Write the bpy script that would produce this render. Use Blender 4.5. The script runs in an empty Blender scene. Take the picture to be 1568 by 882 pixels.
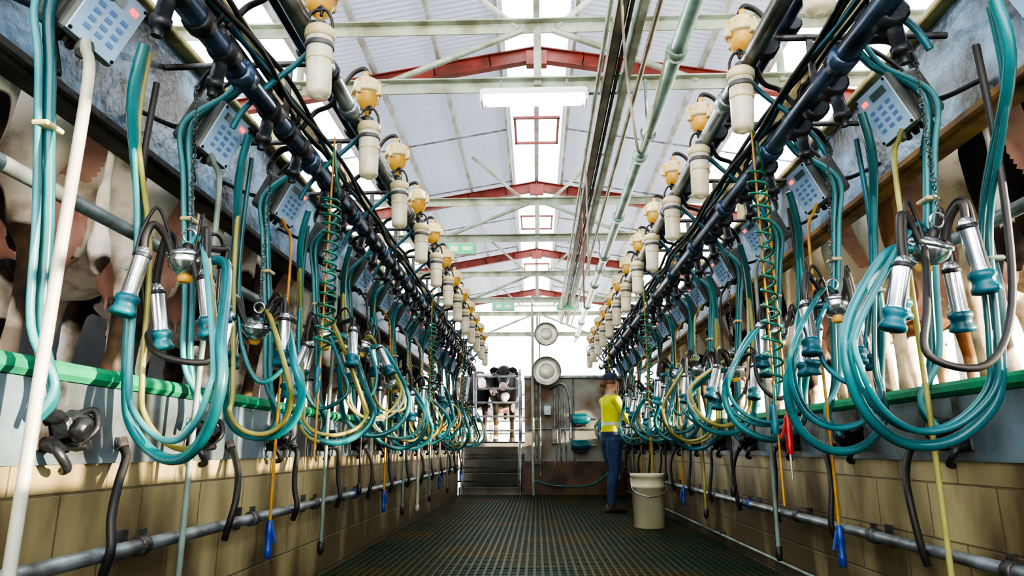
import bpy, bmesh, math, random
from mathutils import Vector, Matrix, Euler
random.seed(7)
sc = bpy.context.scene
COL = sc.collection

# ------------------------------------------------------------------ materials
MATS = {}
def pmat(name, col, col2=None, scale=5.0, rough=0.5, metal=0.0, bump=0.0, lo=0.35, hi=0.65,
         transl=0.0, transp=0.0, detail=6, coat=0.0, emis=None, estr=0.0, stretch=(1,1,1), bscale=None, rnd=False, spec=0.5, alpha=None):
    m = bpy.data.materials.new(name); m.use_nodes = True
    nt = m.node_tree; N = nt.nodes; L = nt.links
    b = N['Principled BSDF']; out = N['Material Output']
    b.inputs['Base Color'].default_value = (*col, 1)
    b.inputs['Roughness'].default_value = rough
    b.inputs['Metallic'].default_value = metal
    b.inputs['Coat Weight'].default_value = coat
    b.inputs['Specular IOR Level'].default_value = spec
    if emis:
        b.inputs['Emission Color'].default_value = (*emis, 1)
        b.inputs['Emission Strength'].default_value = estr
    tc = N.new('ShaderNodeTexCoord'); mp = N.new('ShaderNodeMapping')
    mp.inputs['Scale'].default_value = stretch
    L.new(tc.outputs['Object'], mp.inputs['Vector'])
    if rnd:
        oi = N.new('ShaderNodeObjectInfo'); mu = N.new('ShaderNodeVectorMath'); mu.operation = 'SCALE'
        cx = N.new('ShaderNodeCombineXYZ')
        for i in range(3): L.new(oi.outputs['Random'], cx.inputs[i])
        L.new(cx.outputs[0], mu.inputs[0]); mu.inputs['Scale'].default_value = 37.0
        L.new(mu.outputs[0], mp.inputs['Location'])
    nz = N.new('ShaderNodeTexNoise'); nz.inputs['Scale'].default_value = scale; nz.inputs['Detail'].default_value = detail
    L.new(mp.outputs[0], nz.inputs['Vector'])
    if col2:
        mr = N.new('ShaderNodeMapRange'); mr.inputs['From Min'].default_value = lo; mr.inputs['From Max'].default_value = hi
        L.new(nz.outputs['Fac'], mr.inputs['Value'])
        mx = N.new('ShaderNodeMix'); mx.data_type = 'RGBA'
        mx.inputs['A'].default_value = (*col, 1); mx.inputs['B'].default_value = (*col2, 1)
        L.new(mr.outputs[0], mx.inputs['Factor']); L.new(mx.outputs['Result'], b.inputs['Base Color'])
    if bump:
        n2 = N.new('ShaderNodeTexNoise'); n2.inputs['Scale'].default_value = bscale or scale*6; n2.inputs['Detail'].default_value = 5
        L.new(mp.outputs[0], n2.inputs['Vector'])
        bp = N.new('ShaderNodeBump'); bp.inputs['Strength'].default_value = bump; bp.inputs['Distance'].default_value = 0.01
        L.new(n2.outputs['Fac'], bp.inputs['Height']); L.new(bp.outputs[0], b.inputs['Normal'])
    last = b.outputs[0]
    if transl:
        t = N.new('ShaderNodeBsdfTranslucent'); t.inputs[0].default_value = (*col, 1)
        ms = N.new('ShaderNodeMixShader'); ms.inputs[0].default_value = transl
        L.new(last, ms.inputs[1]); L.new(t.outputs[0], ms.inputs[2]); last = ms.outputs[0]
    if transp:
        t = N.new('ShaderNodeBsdfTransparent'); t.inputs[0].default_value = (*[min(1, c*1.1) for c in col], 1)
        ms = N.new('ShaderNodeMixShader'); ms.inputs[0].default_value = transp
        L.new(last, ms.inputs[1]); L.new(t.outputs[0], ms.inputs[2]); last = ms.outputs[0]
    L.new(last, out.inputs[0])
    MATS[name] = m
    return m

pmat('galv', (.34,.39,.43), (.13,.13,.12), 9, .38, .6, .15)
pmat('pipe_blue', (.085,.14,.24), (.03,.042,.07), 6, .25, .6, .1)
pmat('pipe_grey', (.36,.41,.45), (.09,.09,.085), 5, .3, .7, .1)
pmat('dark_metal', (.045,.05,.06), (.016,.016,.018), 14, .4, .5, .2)
pmat('worn_metal', (.15,.155,.165), (.05,.038,.028), 14, .42, .6, .2)
pmat('steel', (.82,.84,.88), (.50,.52,.55), 12, .18, .95)
pmat('teal_rubber', (.006,.13,.17), (.003,.055,.08), 12, .4)
pmat('teal_hose', (.016,.20,.22), (.008,.075,.085), 2.2, .32, coat=.2, rnd=True, lo=.38, hi=.60)
pmat('teal_pale', (.08,.31,.34), (.025,.15,.17), 3, .34, rnd=True)
pmat('clear_yellow', (.50,.47,.15), (.20,.18,.04), 4, .3, transl=.22, rnd=True)
pmat('clear_white', (.52,.54,.40), (.28,.29,.16), 4, .3, transl=.22, rnd=True)
pmat('orange_hose', (.56,.30,.02), (.30,.12,.01), 5, .35)
pmat('cream_hose', (.56,.56,.49), (.34,.33,.25), 5, .4)
pmat('greygreen_hose', (.22,.31,.28), (.11,.14,.11), 5, .4)
pmat('black_rubber', (.009,.009,.010), (.022,.02,.016), 12, .5)
pmat('green_coil', (.01,.18,.12), (.006,.08,.05), 8, .3)
pmat('jar_white', (.86,.82,.68), (.58,.49,.27), 10, .22, transl=.35, lo=.42, hi=.72, rnd=True)
pmat('amber', (.85,.58,.16), (.66,.38,.06), 12, .18, transl=.4)
pmat('cap_cream', (.84,.74,.48), (.60,.48,.22), 14, .3, transl=.2)
pmat('box_grey', (.11,.12,.11), (.06,.06,.055), 12, .45, bump=.1)
pmat('panel_blue', (.45,.66,.92), (.36,.55,.80), 5, .3)
pmat('key_dark', (.16,.30,.60), rough=.4)
pmat('led_red', (.8,.03,.02), rough=.3, emis=(1,.03,.02), estr=3)
pmat('lcd', (.12,.18,.20), rough=.15)
pmat('blue_plastic', (.008,.05,.32), (.008,.03,.20), 12, .35)
pmat('red_plastic', (.55,.01,.015), (.35,.01,.01), 12, .35)
pmat('beam_blue', (.22,.36,.52), (.035,.043,.052), 3.6, .36, .1, .8, .38, .60, detail=10, bscale=26)
pmat('beam_edge', (.50,.44,.19), (.08,.065,.025), 5, .6, 0, .5)
pmat('beam_rust', (.36,.20,.07), (.06,.04,.025), 5, .6, 0, .5)
pmat('beam_dark', (.06,.055,.045), (.02,.02,.02), 6, .6, 0, .5)
pmat('kerb_green', (.015,.30,.13), (.012,.09,.055), 3.5, .4, 0, .4, .43, .68)
pmat('splash_steel', (.20,.28,.33), (.06,.065,.06), 3, .36, .15, .4, .32, .62, detail=9)
pmat('concrete', (.22,.20,.17), (.08,.07,.055), 3, .8, 0, .4)
pmat('step_dark', (.07,.07,.05), (.03,.028,.02), 3, .7, 0, .4)
pmat('rust_paint', (.27,.045,.035), (.13,.03,.02), 6, .5, 0, .2)
pmat('truss_paint', (.36,.43,.35), (.18,.19,.13), 5, .45, 0, .1)
pmat('truss_white', (.54,.56,.54), (.30,.30,.26), 5, .5, 0, .1)
pmat('greenpipe', (.28,.48,.41), (.14,.22,.17), 5, .3, .1)
pmat('brown_duct', (.22,.20,.14), (.09,.075,.05), 5, .45, .2)
pmat('lamp_white', (.9,.9,.88), rough=.4, emis=(1,.95,.86), estr=10)
pmat('lamp_body', (.8,.8,.76), rough=.4)
pmat('bucket', (.68,.65,.47), (.50,.46,.29), 4, .35, transl=.1)
pmat('green_sign', (.03,.45,.18), rough=.4, emis=(.1,.8,.35), estr=.35)
pmat('dish', (.55,.54,.44), (.38,.36,.28), 8, .3, .3)
pmat('hoof', (.05,.04,.035), rough=.6)
pmat('udder', (.72,.42,.35), (.56,.28,.22), 8, .45, 0, .1)
pmat('horn_pink', (.42,.26,.22), rough=.5)
pmat('eye', (.01,.01,.01), rough=.1)
pmat('skin', (.52,.30,.21), (.45,.24,.17), 10, .5)
pmat('denim', (.03,.065,.15), (.015,.03,.08), 30, .8, 0, .2)
pmat('hivis', (.66,.70,.012), (.50,.52,.01), 8, .7, 0, .1, spec=.2)
pmat('navy', (.02,.03,.07), rough=.8)
pmat('silver_tape', (.5,.5,.5), rough=.4)
pmat('boot', (.07,.045,.03), (.03,.02,.015), 10, .6)
pmat('hair', (.16,.08,.035), (.09,.045,.02), 30, .6)
pmat('yard', (.42,.38,.32), (.30,.27,.22), 1.5, .9, 0, .4)
pmat('dark_wall', (.055,.06,.065), (.025,.025,.025), 2, .8)
pmat('grate', (.016,.034,.020), (.055,.042,.012), 1.3, .5, 0, .4, .40, .66, bscale=40, spec=.16)
pmat('grate_base', (.003,.007,.006), (.004,.03,.09), 1.1, .5, 0, .2, .50, .64, spec=.12)
pmat('rusty_panel', (.28,.29,.25), (.13,.07,.03), 2.2, .5, .1, .3, .40, .62, detail=9)
pmat('rusty_low', (.15,.08,.035), (.04,.028,.02), 3, .5, .1, .3, .40, .62, detail=9)

def cow_mat(name, base, patch, lo, hi, scale):
    m = pmat(name, base, patch, scale, .75, 0, .25, lo, hi, detail=2.5, bscale=70, rnd=True, spec=.2)
    nt = m.node_tree; N=nt.nodes; L=nt.links
    b=N['Principled BSDF']; src=b.inputs['Base Color'].links[0].from_socket
    tc=[n for n in N if n.type=='TEX_COORD'][0]
    nz=N.new('ShaderNodeTexNoise'); nz.inputs['Scale'].default_value=7; nz.inputs['Detail'].default_value=8
    L.new(tc.outputs['Object'],nz.inputs['Vector'])
    sp=N.new('ShaderNodeSeparateXYZ'); L.new(tc.outputs['Object'],sp.inputs[0])
    mr=N.new('ShaderNodeMapRange'); mr.inputs['From Min'].default_value=.2; mr.inputs['From Max'].default_value=1.1
    mr.inputs['To Min'].default_value=.16; mr.inputs['To Max'].default_value=-.10
    L.new(sp.outputs['Z'],mr.inputs['Value'])
    ad=N.new('ShaderNodeMath'); ad.operation='ADD'; L.new(nz.outputs['Fac'],ad.inputs[0]); L.new(mr.outputs[0],ad.inputs[1])
    m2=N.new('ShaderNodeMapRange'); m2.inputs['From Min'].default_value=.50; m2.inputs['From Max'].default_value=.74; m2.inputs['To Max'].default_value=.8
    L.new(ad.outputs[0],m2.inputs['Value'])
    mx=N.new('ShaderNodeMix'); mx.data_type='RGBA'; mx.inputs['B'].default_value=(.14,.085,.04,1)
    L.new(src,mx.inputs['A']); L.new(m2.outputs[0],mx.inputs['Factor']); L.new(mx.outputs['Result'],b.inputs['Base Color'])
cow_mat('cow_white', (.86,.77,.64), (.025,.02,.02), .55,.565, 1.5)
cow_mat('cow_black', (.86,.78,.68), (.014,.013,.014), .46,.475, 1.5)
cow_mat('cow_tan', (.82,.65,.44), (.26,.13,.06), .52,.60, 1.5)

def wall_mat():
    m = pmat('block_wall', (.5,.45,.33))
    nt=m.node_tree;N=nt.nodes;L=nt.links;b=N['Principled BSDF']
    tc=[n for n in N if n.type=='TEX_COORD'][0]
    sp=N.new('ShaderNodeSeparateXYZ'); L.new(tc.outputs['Object'],sp.inputs[0])
    ad=N.new('ShaderNodeMath'); ad.operation='ADD'; L.new(sp.outputs['Y'],ad.inputs[0]); L.new(sp.outputs['X'],ad.inputs[1])
    cb=N.new('ShaderNodeCombineXYZ'); L.new(ad.outputs[0],cb.inputs[0]); L.new(sp.outputs['Z'],cb.inputs[1])
    br=N.new('ShaderNodeTexBrick'); br.inputs['Scale'].default_value=1
    br.inputs['Brick Width'].default_value=.4; br.inputs['Row Height'].default_value=.2
    br.inputs['Mortar Size'].default_value=.005; br.inputs['Mortar Smooth'].default_value=.4
    br.inputs['Color1'].default_value=(.44,.37,.20,1); br.inputs['Color2'].default_value=(.37,.31,.16,1); br.inputs['Mortar'].default_value=(.20,.16,.09,1)
    L.new(cb.outputs[0],br.inputs['Vector'])
    mp=N.new('ShaderNodeMapping'); mp.inputs['Scale'].default_value=(1,1,.4); L.new(tc.outputs['Object'],mp.inputs[0])
    nz=N.new('ShaderNodeTexNoise'); nz.inputs['Scale'].default_value=3.5; nz.inputs['Detail'].default_value=9
    L.new(mp.outputs[0],nz.inputs['Vector'])
    mr=N.new('ShaderNodeMapRange'); mr.inputs['From Min'].default_value=0; mr.inputs['From Max'].default_value=.75
    mr.inputs['To Min'].default_value=.26; mr.inputs['To Max'].default_value=0
    L.new(sp.outputs['Z'],mr.inputs['Value'])
    a2=N.new('ShaderNodeMath'); a2.operation='ADD'; L.new(nz.outputs['Fac'],a2.inputs[0]); L.new(mr.outputs[0],a2.inputs[1])
    m2=N.new('ShaderNodeMapRange'); m2.inputs['From Min'].default_value=.44; m2.inputs['From Max'].default_value=.72; m2.inputs['To Max'].default_value=.92
    L.new(a2.outputs[0],m2.inputs['Value'])
    mx=N.new('ShaderNodeMix'); mx.data_type='RGBA'; mx.inputs['B'].default_value=(.085,.058,.028,1)
    L.new(br.outputs['Color'],mx.inputs['A']); L.new(m2.outputs[0],mx.inputs['Factor']); L.new(mx.outputs['Result'],b.inputs['Base Color'])
    bp=N.new('ShaderNodeBump'); bp.inputs['Strength'].default_value=.5; bp.inputs['Distance'].default_value=.008; bp.invert=True
    L.new(br.outputs['Fac'],bp.inputs['Height']); L.new(bp.outputs[0],b.inputs['Normal'])
    b.inputs['Roughness'].default_value=.38
wall_mat()

def roof_mat(name, col, transl, rough=.6, transp=0):
    m=pmat(name,col,tuple(c*.82 for c in col),.7,rough,transl=transl,transp=transp)
    nt=m.node_tree;N=nt.nodes;L=nt.links;b=N['Principled BSDF']
    tc=[n for n in N if n.type=='TEX_COORD'][0]
    w=N.new('ShaderNodeTexWave'); w.bands_direction='Y'; w.inputs['Scale'].default_value=4.2; 
    L.new(tc.outputs['Object'],w.inputs['Vector'])
    bp=N.new('ShaderNodeBump'); bp.inputs['Strength'].default_value=.9; bp.inputs['Distance'].default_value=.03
    L.new(w.outputs['Color'],bp.inputs['Height']); L.new(bp.outputs[0],b.inputs['Normal'])
roof_mat('roof_sheet',(.53,.57,.66),.085)
roof_mat('skylight',(.97,.97,.95),.65,.4,.35)

# ------------------------------------------------------------------ mesh builder
class MB:
    def __init__(s, mir=1): s.v=[];s.f=[];s.m=[];s.sm=[];s.keys=[];s.mir=mir
    def mi(s,k):
        if k not in s.keys: s.keys.append(k)
        return s.keys.index(k)
    def add(s,vs,fs,mat,smooth=True):
        o=len(s.v); i=s.mi(mat)
        s.v.extend([tuple(p) for p in vs])
        for f in fs:
            s.f.append([o+a for a in f]); s.m.append(i); s.sm.append(smooth)
    def box(s,c,size,mat,rot=None,bev=0.0):
        hx,hy,hz=[a/2 for a in size]; c=Vector(c)
        R=rot.to_matrix() if isinstance(rot,Euler) else (rot if rot is not None else Matrix.Identity(3))
        b=min(bev,hx*.9,hy*.9,hz*.9)
        if b<=0:
            vs=[Vector((x*hx,y*hy,z*hz)) for x in(-1,1) for y in(-1,1) for z in(-1,1)]
            fs=[(0,1,3,2),(4,6,7,5),(0,4,5,1),(2,3,7,6),(0,2,6,4),(1,5,7,3)]
        else:
            vs=[];ix={}
            for x in(-1,1):
                for y in(-1,1):
                    for z in(-1,1):
                        for a in range(3):
                            p=[x*(hx-b),y*(hy-b),z*(hz-b)]; p[a]+= (x,y,z)[a]*b
                            ix[(x,y,z,a)]=len(vs); vs.append(Vector(p))
            fs=[]
            for a in range(3):
                o=[i for i in range(3) if i!=a]
                for sg in(-1,1):
                    q=[]
                    for (u,w) in((-1,-1),(1,-1),(1,1),(-1,1)):
                        k=[0,0,0];k[a]=sg;k[o[0]]=u;k[o[1]]=w;q.append(ix[(*k,a)])
                    if (sg==-1)!=(a==1): q=q[::-1]
                    fs.append(q)
            for a in range(3):
                o=[i for i in range(3) if i!=a]
                for u in(-1,1):
                    for w in(-1,1):
                        k1=[0,0,0];k2=[0,0,0];k1[a]=-1;k2[a]=1
                        for k in(k1,k2): k[o[0]]=u;k[o[1]]=w
                        fs.append([ix[(*k1,o[0])],ix[(*k2,o[0])],ix[(*k2,o[1])],ix[(*k1,o[1])]])
            for x in(-1,1):
                for y in(-1,1):
                    for z in(-1,1): fs.append([ix[(x,y,z,a)] for a in range(3)])
        s.add([R@v+c for v in vs],fs,mat,False)
    def rings(s,rings,mat,caps=True,smooth=True,closed=False):
        n=len(rings[0]); vs=[p for r in rings for p in r]; fs=[]
        m=len(rings); R=m if closed else m-1
        for i in range(R):
            j=(i+1)%m
            for k in range(n):
                k2=(k+1)%n; fs.append((i*n+k,i*n+k2,j*n+k2,j*n+k))
        s.add(vs,fs,mat,smooth)
        if caps and not closed:
            s.add(rings[0],[list(range(n))[::-1]],mat,False); s.add(rings[-1],[list(range(n))],mat,False)
    def tube(s,path,r,mat,n=8,caps=True,flat=None,closed=False):
        P=[Vector(p) for p in path]; m=len(P)
        rad=r if isinstance(r,(list,tuple)) else [r]*m
        T=[]
        for i in range(m):
            if closed: t=P[(i+1)%m]-P[i-1]
            else: t=P[min(i+1,m-1)]-P[max(i-1,0)]
            T.append(t.normalized() if t.length>1e-9 else Vector((0,0,1)))
        up=Vector((0,0,1)) if abs(T[0].z)<.9 else Vector((0,1,0))
        u=T[0].cross(up).normalized(); rings=[]
        for i in range(m):
            u=(u-T[i]*u.dot(T[i]))
            u=u.normalized() if u.length>1e-6 else T[i].orthogonal().normalized()
            w=T[i].cross(u)
            fl=flat or 1
            rings.append([P[i]+u*(math.cos(2*math.pi*k/n)*rad[i])+w*(math.sin(2*math.pi*k/n)*rad[i]*fl) for k in range(n)])
        s.rings(rings,mat,caps,closed=closed)
    def lathe(s,prof,o,ax,mat,n=14):
        o=Vector(o);ax=Vector(ax).normalized();u=ax.orthogonal().normalized();w=ax.cross(u)
        rings=[[o+ax*t+u*(math.cos(2*math.pi*k/n)*r)+w*(math.sin(2*math.pi*k/n)*r) for k in range(n)] for r,t in prof]
        s.rings(rings,mat,True)
    def ell(s,c,r,mat,n=12,m=8,rot=None):
        c=Vector(c); r=(r,r,r) if not isinstance(r,(tuple,list)) else r
        R=rot.to_matrix() if rot else Matrix.Identity(3)
        rings=[]
        for i in range(m+1):
            th=math.pi*(i+.02 if i==0 else (i-.02 if i==m else i))/m
            rings.append([c+R@Vector((r[0]*math.sin(th)*math.cos(2*math.pi*k/n),r[1]*math.sin(th)*math.sin(2*math.pi*k/n),r[2]*math.cos(th))) for k in range(n)])
        s.rings(rings,mat,True)
    def loft(s,secs,mat,n=16):
        rings=[]
        for c,a,b,u,v in secs:
            c=Vector(c);u=Vector(u);v=Vector(v)
            rings.append([c+u*(a*math.cos(2*math.pi*k/n))+v*(b*math.sin(2*math.pi*k/n)) for k in range(n)])
        s.rings(rings,mat,True)
    def mesh(s,name):
        me=bpy.data.meshes.new(name)
        vs=s.v; fs=s.f
        if s.mir<0:
            vs=[(-a,b,c) for a,b,c in vs]; fs=[f[::-1] for f in fs]
        me.from_pydata(vs,[],fs)
        for k in s.keys: me.materials.append(MATS[k])
        me.polygons.foreach_set('material_index',s.m); me.polygons.foreach_set('use_smooth',s.sm)
        me.update(); return me
    def obj(s,name,loc=(0,0,0),fixn=False):
        return inst(name,fixmesh(s.mesh(name)),loc)
def inst(name,me,loc=(0,0,0),rot=(0,0,0),scale=(1,1,1),parent=None):
    o=bpy.data.objects.new(name,me); COL.objects.link(o); o.location=loc; o.rotation_euler=rot; o.scale=scale
    if parent: o.parent=parent
    return o
def fixmesh(me):
    bm=bmesh.new(); bm.from_mesh(me); bmesh.ops.recalc_face_normals(bm,faces=bm.faces); bm.to_mesh(me); bm.free(); return me
def cr(pts,n=6):
    P=[Vector(p) for p in pts]; out=[]
    for i in range(len(P)-1):
        p0=P[max(i-1,0)];p1=P[i];p2=P[i+1];p3=P[min(i+2,len(P)-1)]
        for k in range(n):
            t=k/n
            out.append(.5*((2*p1)+(p2-p0)*t+(2*p0-5*p1+4*p2-p3)*t*t+(3*p1-p0-3*p2+p3)*t**3))
    out.append(P[-1]); return out

# ------------------------------------------------------------------ layout
H=.72
PIT_Y0,PIT_Y1=-1.5,11.6
XL,XR=-1.30,1.47
PLAT=.88
PITCH=.76; NU=13
NBOXL=[1.70+PITCH*k for k in range(NU)]
NBOXR=[1.58+PITCH*k for k in range(NU)]

# ---- floor
m=MB(); m.box(((XL+XR)/2,(PIT_Y0+PIT_Y1)/2,-.06),(XR-XL+.3,PIT_Y1-PIT_Y0,.08),'grate_base'); m.obj('floor')
m=MB()
x=XL+.03
while x<XR-.01:
    m.box((x,(PIT_Y0+PIT_Y1)/2,-.008),(.018,PIT_Y1-PIT_Y0,.018),'grate'); x+=.050
y=PIT_Y0+.02
while y<PIT_Y1:
    m.box(((XL+XR)/2,y,-.011),(XR-XL-.02,.020,.016),'grate'); y+=.055
m.obj('floor_grating')

# ---- pit walls with platform behind
def pitwall(name,xw,sgn):
    m=MB()
    L=PIT_Y1-PIT_Y0; yc=(PIT_Y0+PIT_Y1)/2
    m.box((xw+sgn*.1,yc,.34-.05),(.2,L,.78),'block_wall')
    m.box((xw+sgn*.095,yc,.79),(.21,L,.22),'splash_steel')
    m.obj(name)
    m=MB()
    m.box((xw+sgn*.08,yc,.927),(.22,L,.05),'kerb_green',bev=.015)
    m.obj('kerb_trim_'+('left' if sgn<0 else 'right'))
pitwall('wall_left',XL,-1); pitwall('wall_right',XR,1)
m=MB(); m.box(((XL+XR)/2,PIT_Y0-.1,.4),(XR-XL+.4,.2,.96),'block_wall'); m.obj('wall_back')
def platform(name,x0,x1):
    m=MB(); m.box(((x0+x1)/2,5.0,PLAT-.1),(abs(x1-x0),15.2,.2),'concrete'); m.obj(name)
platform('cow_platform',XL-.21,-5.2); platform('cow_platform',XR+.21,5.4)

# ---- outer left wall, right sun screen, posts
m=MB()
m.box((-5.3,5.0,1.6),(.15,17,1.8),'dark_wall'); m.obj('wall_outer_left')
m=MB()
m.box((5.5,5.0,3.1),(.12,17,1.2),'dark_wall')  # upper band added to block the sun, leaving only the low gap open
m.obj('sun_screen_right')
for sx in(-5.1,5.3):
    for yy in (1.2,4.87,8.6,12.3):
        m=MB(); 
        m.box((sx,yy,2.455),(.10,.02,3.14),'galv'); m.box((sx-.06,yy,2.455),(.015,.12,3.14),'galv'); m.box((sx+.06,yy,2.455),(.015,.12,3.14),'galv')
        m.box((sx,yy,PLAT+.012),(.22,.22,.02),'galv')
        m.obj('steel_column')

# ---- roof
RX=0.03; RZ=5.05; SL=math.tan(math.radians(10)); RY0,RY1=-2.0,19.0
def rz(x): return RZ-abs(x-RX)*SL
def strip(m,x0,x1,mat,t=.01):
    z0,z1=rz(x0),rz(x1)
    vs=[(x0,RY0,z0),(x1,RY0,z1),(x1,RY1,z1),(x0,RY1,z0)]
    m.add(vs,[(0,1,2,3)],mat,False)
m=MB()
for sg in(-1,1):
    e=[(.0,.34,'skylight'),(.34,2.35,'roof_sheet'),(2.35,3.4,'skylight'),(3.4,6.2,'roof_sheet')]
    for a,b,mt in e:
        strip(m,RX+sg*a,RX+sg*b,mt)
m.obj('roof')
m=MB()
for sg in(-1,1):
    for a in(.40,1.05,1.75,2.4,3.4,4.4,5.4):
        x=RX+sg*a
        m.box((x,(RY0+RY1)/2,rz(x)-.05),(.04,RY1-RY0,.08),'truss_white')
m.box((RX,(RY0+RY1)/2,rz(RX)-.06),(.06,RY1-RY0,.08),'truss_white')
m.obj('roof_purlins')
m=MB()
for sg in(-1,1):
    yy=3.0
    while yy<18:
        m.tube([(RX+sg*.4,yy,rz(.4)-.10),(RX+sg*5.4,yy,rz(5.4)-.10)],.011,'galv',6); yy+=1.8
m.obj('roof_bracing_rods')
for yy in(3.0,6.6,10.4,14.2,18.0):
    m=MB()
    for sg in(-1,1):
        pts=[(0,.0),(.5,.06),(1.1,.11),(5.3,.11)]
        for (a0,d0),(a1,d1) in zip(pts[:-1],pts[1:]):
            for dz,h,w in((.16,.16,.012),(.085,.012,.09),(.235,.012,.09)):
                x0=RX+sg*a0;x1=RX+sg*a1
                z0=rz(x0)-dz-.02;z1=rz(x1)-dz-.02
                p0=Vector((x0,yy,z0));p1=Vector((x1,yy,z1));L=(p1-p0).length
                ang=math.atan2(z1-z0,x1-x0)
                m.box((p0+p1)/2,(L+.01,w,h),'rust_paint',Euler((0,-ang,0)))
    m.box((RX,yy,rz(RX)-.24),(.22,.10,.16),'rust_paint')
    m.obj('roof_rafter')
for i,yy in enumerate((4.87,8.85,12.8,16.8)):
    m=MB(); zt,zb=4.02,3.50
    for z,h in((zt,.09),(zb,.09)):
        m.box((RX,yy,z),(10.2 if z==zb else 8.6,.012,h),'truss_paint'); m.box((RX,yy-.03,z+h/2),(10.2 if z==zb else 8.6,.07,.012),'truss_paint')
    m.box((RX,yy,(zt+zb)/2),(.06,.05,zt-zb),'truss_paint')
    for sg in(-1,1):
        m.tube([(RX+sg*.12,yy,zt-.02),(RX+sg*1.25,yy,zb+.03)],.025,'truss_paint',6)
        m.tube([(RX+sg*.9,yy,rz(.9)-.2),(RX+sg*.15,yy,zt)],.022,'truss_paint',6)
        m.tube([(RX+sg*1.9,yy,rz(1.9)-.1),(RX+sg*1.9,yy,zb)],.03,'truss_paint',6)
        m.tube([(RX+sg*3.8,yy,rz(3.8)-.1),(RX+sg*3.8,yy,zb)],.03,'truss_paint',6)
    m.obj('roof_truss')
for yy in (8.4,12.2,15.5):
    m=MB(); z=rz(.3)-.14
    for dx in(-.28,.28): m.box((RX+dx,yy,z),(.03,.75,.03),'rust_paint')
    for dy in(-.37,.37): m.box((RX,yy+dy,z),(.6,.03,.03),'rust_paint')
    m.obj('skylight_frame')
def fluor(x,y,z):
    m=MB()
    m.box((x,y,z+.04),(.80,.14,.05),'lamp_body',bev=.01)
    m.box((x,y,z-.01),(.77,.12,.07),'lamp_white',bev=.03)
    for dx in(-.395,.395): m.box((x+dx,y,z+.005),(.025,.15,.10),'lamp_body',bev=.008)
    for dx in(-.25,.25): m.tube([(x+dx,y,z+.06),(x+dx,y,z+.16)],.008,'galv',6)
    m.obj('fluorescent_light')
fluor(.0,4.72,3.31)
for k,yy in enumerate((-.6,12.65)): fluor(.0,yy,3.31)  # extra fixtures added for light, the first one unseen behind the camera
ld=bpy.data.lights.new('tube_glow','AREA'); ld.shape='RECTANGLE'; ld.size=.75; ld.size_y=.1; ld.energy=30; ld.color=(1,.93,.80)
for yy in(4.72,-.6):  # second glow goes with the added fixture behind the camera
    lo=bpy.data.objects.new('fluorescent_glow',ld); COL.objects.link(lo); lo.location=(0,yy,3.255)

# ---- overhead pipes
def run(name,x,z,r,mat,y0=-1.2,y1=15,n=12,collar=1.5):
    m=MB(); m.tube([(x,y0,z),(x,y1,z)],r,mat,n)
    if collar:
        y=y0+.4
        while y<y1: m.lathe([(r*1.0,-.04),(r*1.35,-.035),(r*1.35,.035),(r*1.0,.04)],(x,y,z),(0,1,0),mat,n); y+=collar
    return m.obj(name)
run('overhead_vacuum_pipe',.86,3.05,.048,'greenpipe')
m=MB()
for dx,mt in((-.075,'brown_duct'),(.055,'truss_paint')): 
    m.box((.60+dx,6.5,3.38),(.030,16,.09),mt); m.box((.60+dx+.02,6.5,3.335),(.045,16,.010),mt)
y=-1
while y<14: m.box((.595,y,3.43),(.16,.03,.012),'galv'); y+=1.4
m.tube([(.575,-1.4,3.39),(.575,14,3.39)],.016,'black_rubber',6); m.tube([(.61,-1.4,3.39),(.61,14,3.39)],.014,'brown_duct',6)
m.tube([(.46,-1.4,3.30),(.46,14,3.30)],.016,'truss_paint',6)
m.tube([(.73,-1.4,3.22),(.73,14,3.22)],.018,'brown_duct',6)
for yy in(.9,4.87,8.85,12.8): m.box((.6,yy,3.45),(.34,.04,.04),'galv')
m.obj('cable_tray')
m=MB()
for yy in(.9,4.8,8.8,12.7):
    m.tube([(.86,yy,3.5),(.86,yy,3.05)],.012,'galv',6); m.tube([(.86+.058*math.cos(a*.524),yy,3.05+.058*math.sin(a*.524)) for a in range(12)],.008,'galv',6,closed=True)
m.obj('pipe_hangers')
m=MB()
m.tube(cr([(.5,3.4,3.3),(.52,3.5,2.9),(.56,3.55,2.5),(.6,3.6,2.35),(.68,3.6,2.6),(.78,3.6,2.98)]),.008,'brown_duct',6)
m.tube([(.45,5.6,3.3),(.45,5.6,2.15)],.008,'brown_duct',6)
m.tube([(.52,7.2,3.3),(.52,7.2,2.2)],.008,'rust_paint',6)
m.obj('hanging_rope')

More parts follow.
